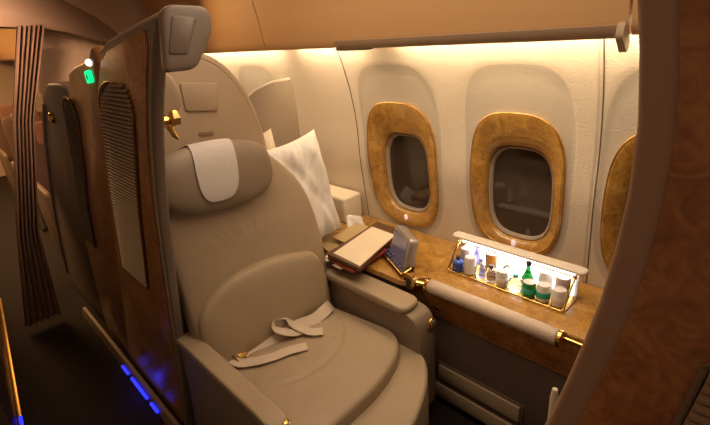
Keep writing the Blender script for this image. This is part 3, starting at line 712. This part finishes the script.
F1 = [[bm.verts.new(head_pt(x, p, o)) for x, p, o in r] for r in rows]; F2 = [[bm.verts.new(head_pt(x, p, o-.003)) for x, p, o in r] for r in rows]
for F in (F1, F2):
    for A, C in zip(F, F[1:]):
        for k in range(24): bm.faces.new([A[k],A[k+1],C[k+1],C[k]])
rim(F1, F2)
tag(fin('headrest_towel', bm, 'towel', ang=80), 'white cloth draped over the front of the headrest', 'cloth')
# seat belt
sb = empty('seat_belt', (.8,1.3,.5), 'beige seat belt with gold buckle lying loose on the seat', 'seat belt')
bm = B(); ribbon(bm, [(1.055,1.36,.500),(1.00,1.325,.520),(.93,1.325,.506),(.86,1.345,.506),(.76,1.355,.506),(.66,1.375,.510),(.61,1.375,.512)], .050, .003, (0,.75,.65)); adopt(sb, fin('upper_strap', bm, 'strap', ang=70))
bm = B(); ribbon(bm, [(.565,1.37,.512),(.575,1.335,.503),(.62,1.295,.505),(.68,1.265,.504),(.74,1.245,.505),(.80,1.215,.503)], .048, .003); adopt(sb, fin('lower_strap', bm, 'strap', ang=70))
bm = B(); ribbon(bm, [(.85,1.30,.508),(.80,1.315,.518),(.755,1.35,.545),(.775,1.385,.568),(.82,1.375,.560),(.83,1.34,.530),(.86,1.27,.510),(.90,1.235,.506)], .042, .003, (.5,.8,.1)); adopt(sb, fin('strap_loop', bm, 'strap', ang=70))
bm = B(); bc = V((.605,1.370,.515)); bu = V((.9,.35,.0)).normalized(); bw = V((-.25,.6,.7)).normalized()
pts = [bc+bu*a+bw*b for a, b in smooth_poly([(-.040,-.030),(.040,-.030),(.040,.030),(-.040,.030)], .012, 4)]
tube(bm, pts, .0035, 8, closed=True); adopt(sb, fin('buckle_ring', bm, 'gold'))
bm = B(); prism(bm, smooth_poly([(-.026,-.018),(.026,-.018),(.026,.018),(-.026,.018)], .006, 3), None, -.004, .004, (bc, bu, bw.cross(bu).cross(bu)*-1, bw.cross(bu))); adopt(sb, fin('buckle_plate', bm, 'gold_d', bev=.002))

# ------------------------------------------------------------------ pillows
def pillow(name, frame, w, h, th, m, lab, amp=.010, seed=0):
    o_, u, v, n = frame; bm = B(); N = 40; F = []
    for side in (1, -1):
        g = []
        for i in range(N+1):
            r = []
            for j in range(N+1):
                a, b = j/N*2-1, i/N*2-1
                e = max(0, (1-a**4)*(1-b**4))**.55
                pin = 1-.10*(1-abs(b)**2)*abs(a)**3; pin2 = 1-.06*(1-abs(a)**2)*abs(b)**3
                x, y = a*w/2*pin, b*h/2*pin2
                q = V((a*2.2+seed, b*1.3, side)); wr = noise.noise(q*1.3)*amp*e + amp*.5*noise.noise(V((a*7-b*5+seed, b*2+a*2, side*3)))*e
                cr = -amp*.5*max(0, math.sin((a*1.6+b*1.4+.5*noise.noise(q))*3.1+seed))**4*e
                z = side*(th/2*e)+(wr+cr)*side
                if e == 0: z = 0
                r.append(o_+u*x+v*y+n*z)
            g.append(r)
        F.append(g)
    f1 = [[bm.verts.new(p) for p in r] for r in F[0]]
    f2 = [[f1[i][j] if i in (0,N) or j in (0,N) else bm.verts.new(F[1][i][j]) for j in range(N+1)] for i in range(N+1)]
    for f in (f1, f2):
        for A, C in zip(f, f[1:]):
            for k in range(N): bm.faces.new([A[k],A[k+1],C[k+1],C[k]])
    return tag(fin(name, bm, m, ang=180), lab, 'pillow')
def fr3(o_, u, v):
    u, v = V(u).normalized(), V(v); n = u.cross(v).normalized(); v = n.cross(u).normalized(); return (V(o_), u, v, n)
pillow('pillow', fr3((1.195,1.650,.925), (.95,-.12,.14), (-.20,.08,.95)), .30, .54, .15, 'white', 'plump white pillow standing between the backrest and the side wall', .024, 1)
pillow('cushion', fr3((1.095,1.81,1.00), (1,0,.1), (-.1,0,1)), .20, .44, .10, 'cream', 'cream pillow whose corner shows behind the white pillow', .008, 4)
bm = B(); cushion(bm, smooth_poly([(-.06,-.03),(.05,-.05),(.07,.02),(-.02,.06)], .02), (V((1.455,1.60,.685)), V((1,0,0)), V((0,.5,.86)), V((0,-.86,.5))), .020, .02, 2.5, 48, 10, lambda a, b: .008*math.sin(a*90+b*40))
tag(fin('napkin', bm, 'white', ang=180), 'crumpled white cloth on the console beside the pillow foot', 'cloth')

# ------------------------------------------------------------------ lights
def area(name, loc, rot, sx, sy, e, c):
    L = bpy.data.lights.new(name, 'AREA'); L.shape = 'RECTANGLE'; L.size = sx; L.size_y = sy; L.energy = e; L.color = c
    o = bpy.data.objects.new(name, L); COL.objects.link(o); o.location = loc; o.rotation_euler = [math.radians(a) for a in rot]; return o
area('ceiling_wash', (.85,.9,2.05), (0,0,0), .5, 1.6, 11.5, (1,.77,.55))
area('partition_fill', (-.25,.2,2.05), (0,0,0), .4, 2.4, 4.5, (1,.62,.38))  # added fill to brighten the front partition; no lit aisle lamp here
area('bulkhead_fill', (.3,2.75,2.02), (55,0,0), .3, .3, 7, (1,.62,.38)).data.spread = math.radians(95)  # added fill, aimed aft to lift the bulkhead; not a real fitting
area('aft_wash', (.95,2.5,1.9), (-55,0,0), .3, .6, 4.5, (1,.62,.28))
area('far_cabin_lamp', (.1,5.8,2.0), (0,0,0), .6, 3.0, 60, (1,.55,.22))
w = bpy.data.worlds.new('dim cabin'); S.world = w; w.use_nodes = True
w.node_tree.nodes['Background'].inputs[0].default_value = (1,.68,.45,1); w.node_tree.nodes['Background'].inputs[1].default_value = .11

# ------------------------------------------------------------------ camera
fw = V((.62544373,.6808619,-.38111313)); r = V((.71093355,-.69854947,-.08125353)); u = V((.32154881,.2201266,.92095094))
cam = bpy.data.cameras.new('camera'); co = bpy.data.objects.new('camera', cam); COL.objects.link(co)
m = Matrix((r, u, -fw)).transposed().to_4x4(); m.translation = V((0,0,1.64)); co.matrix_world = m
cam.sensor_width = 36; cam.lens = 36*450.25/710; cam.clip_start = .02
S.camera = co
S.view_settings.view_transform = 'Standard'; S.view_settings.look = 'None'; S.view_settings.gamma = 1; S.view_settings.exposure = 0
S.view_settings.use_curve_mapping = False
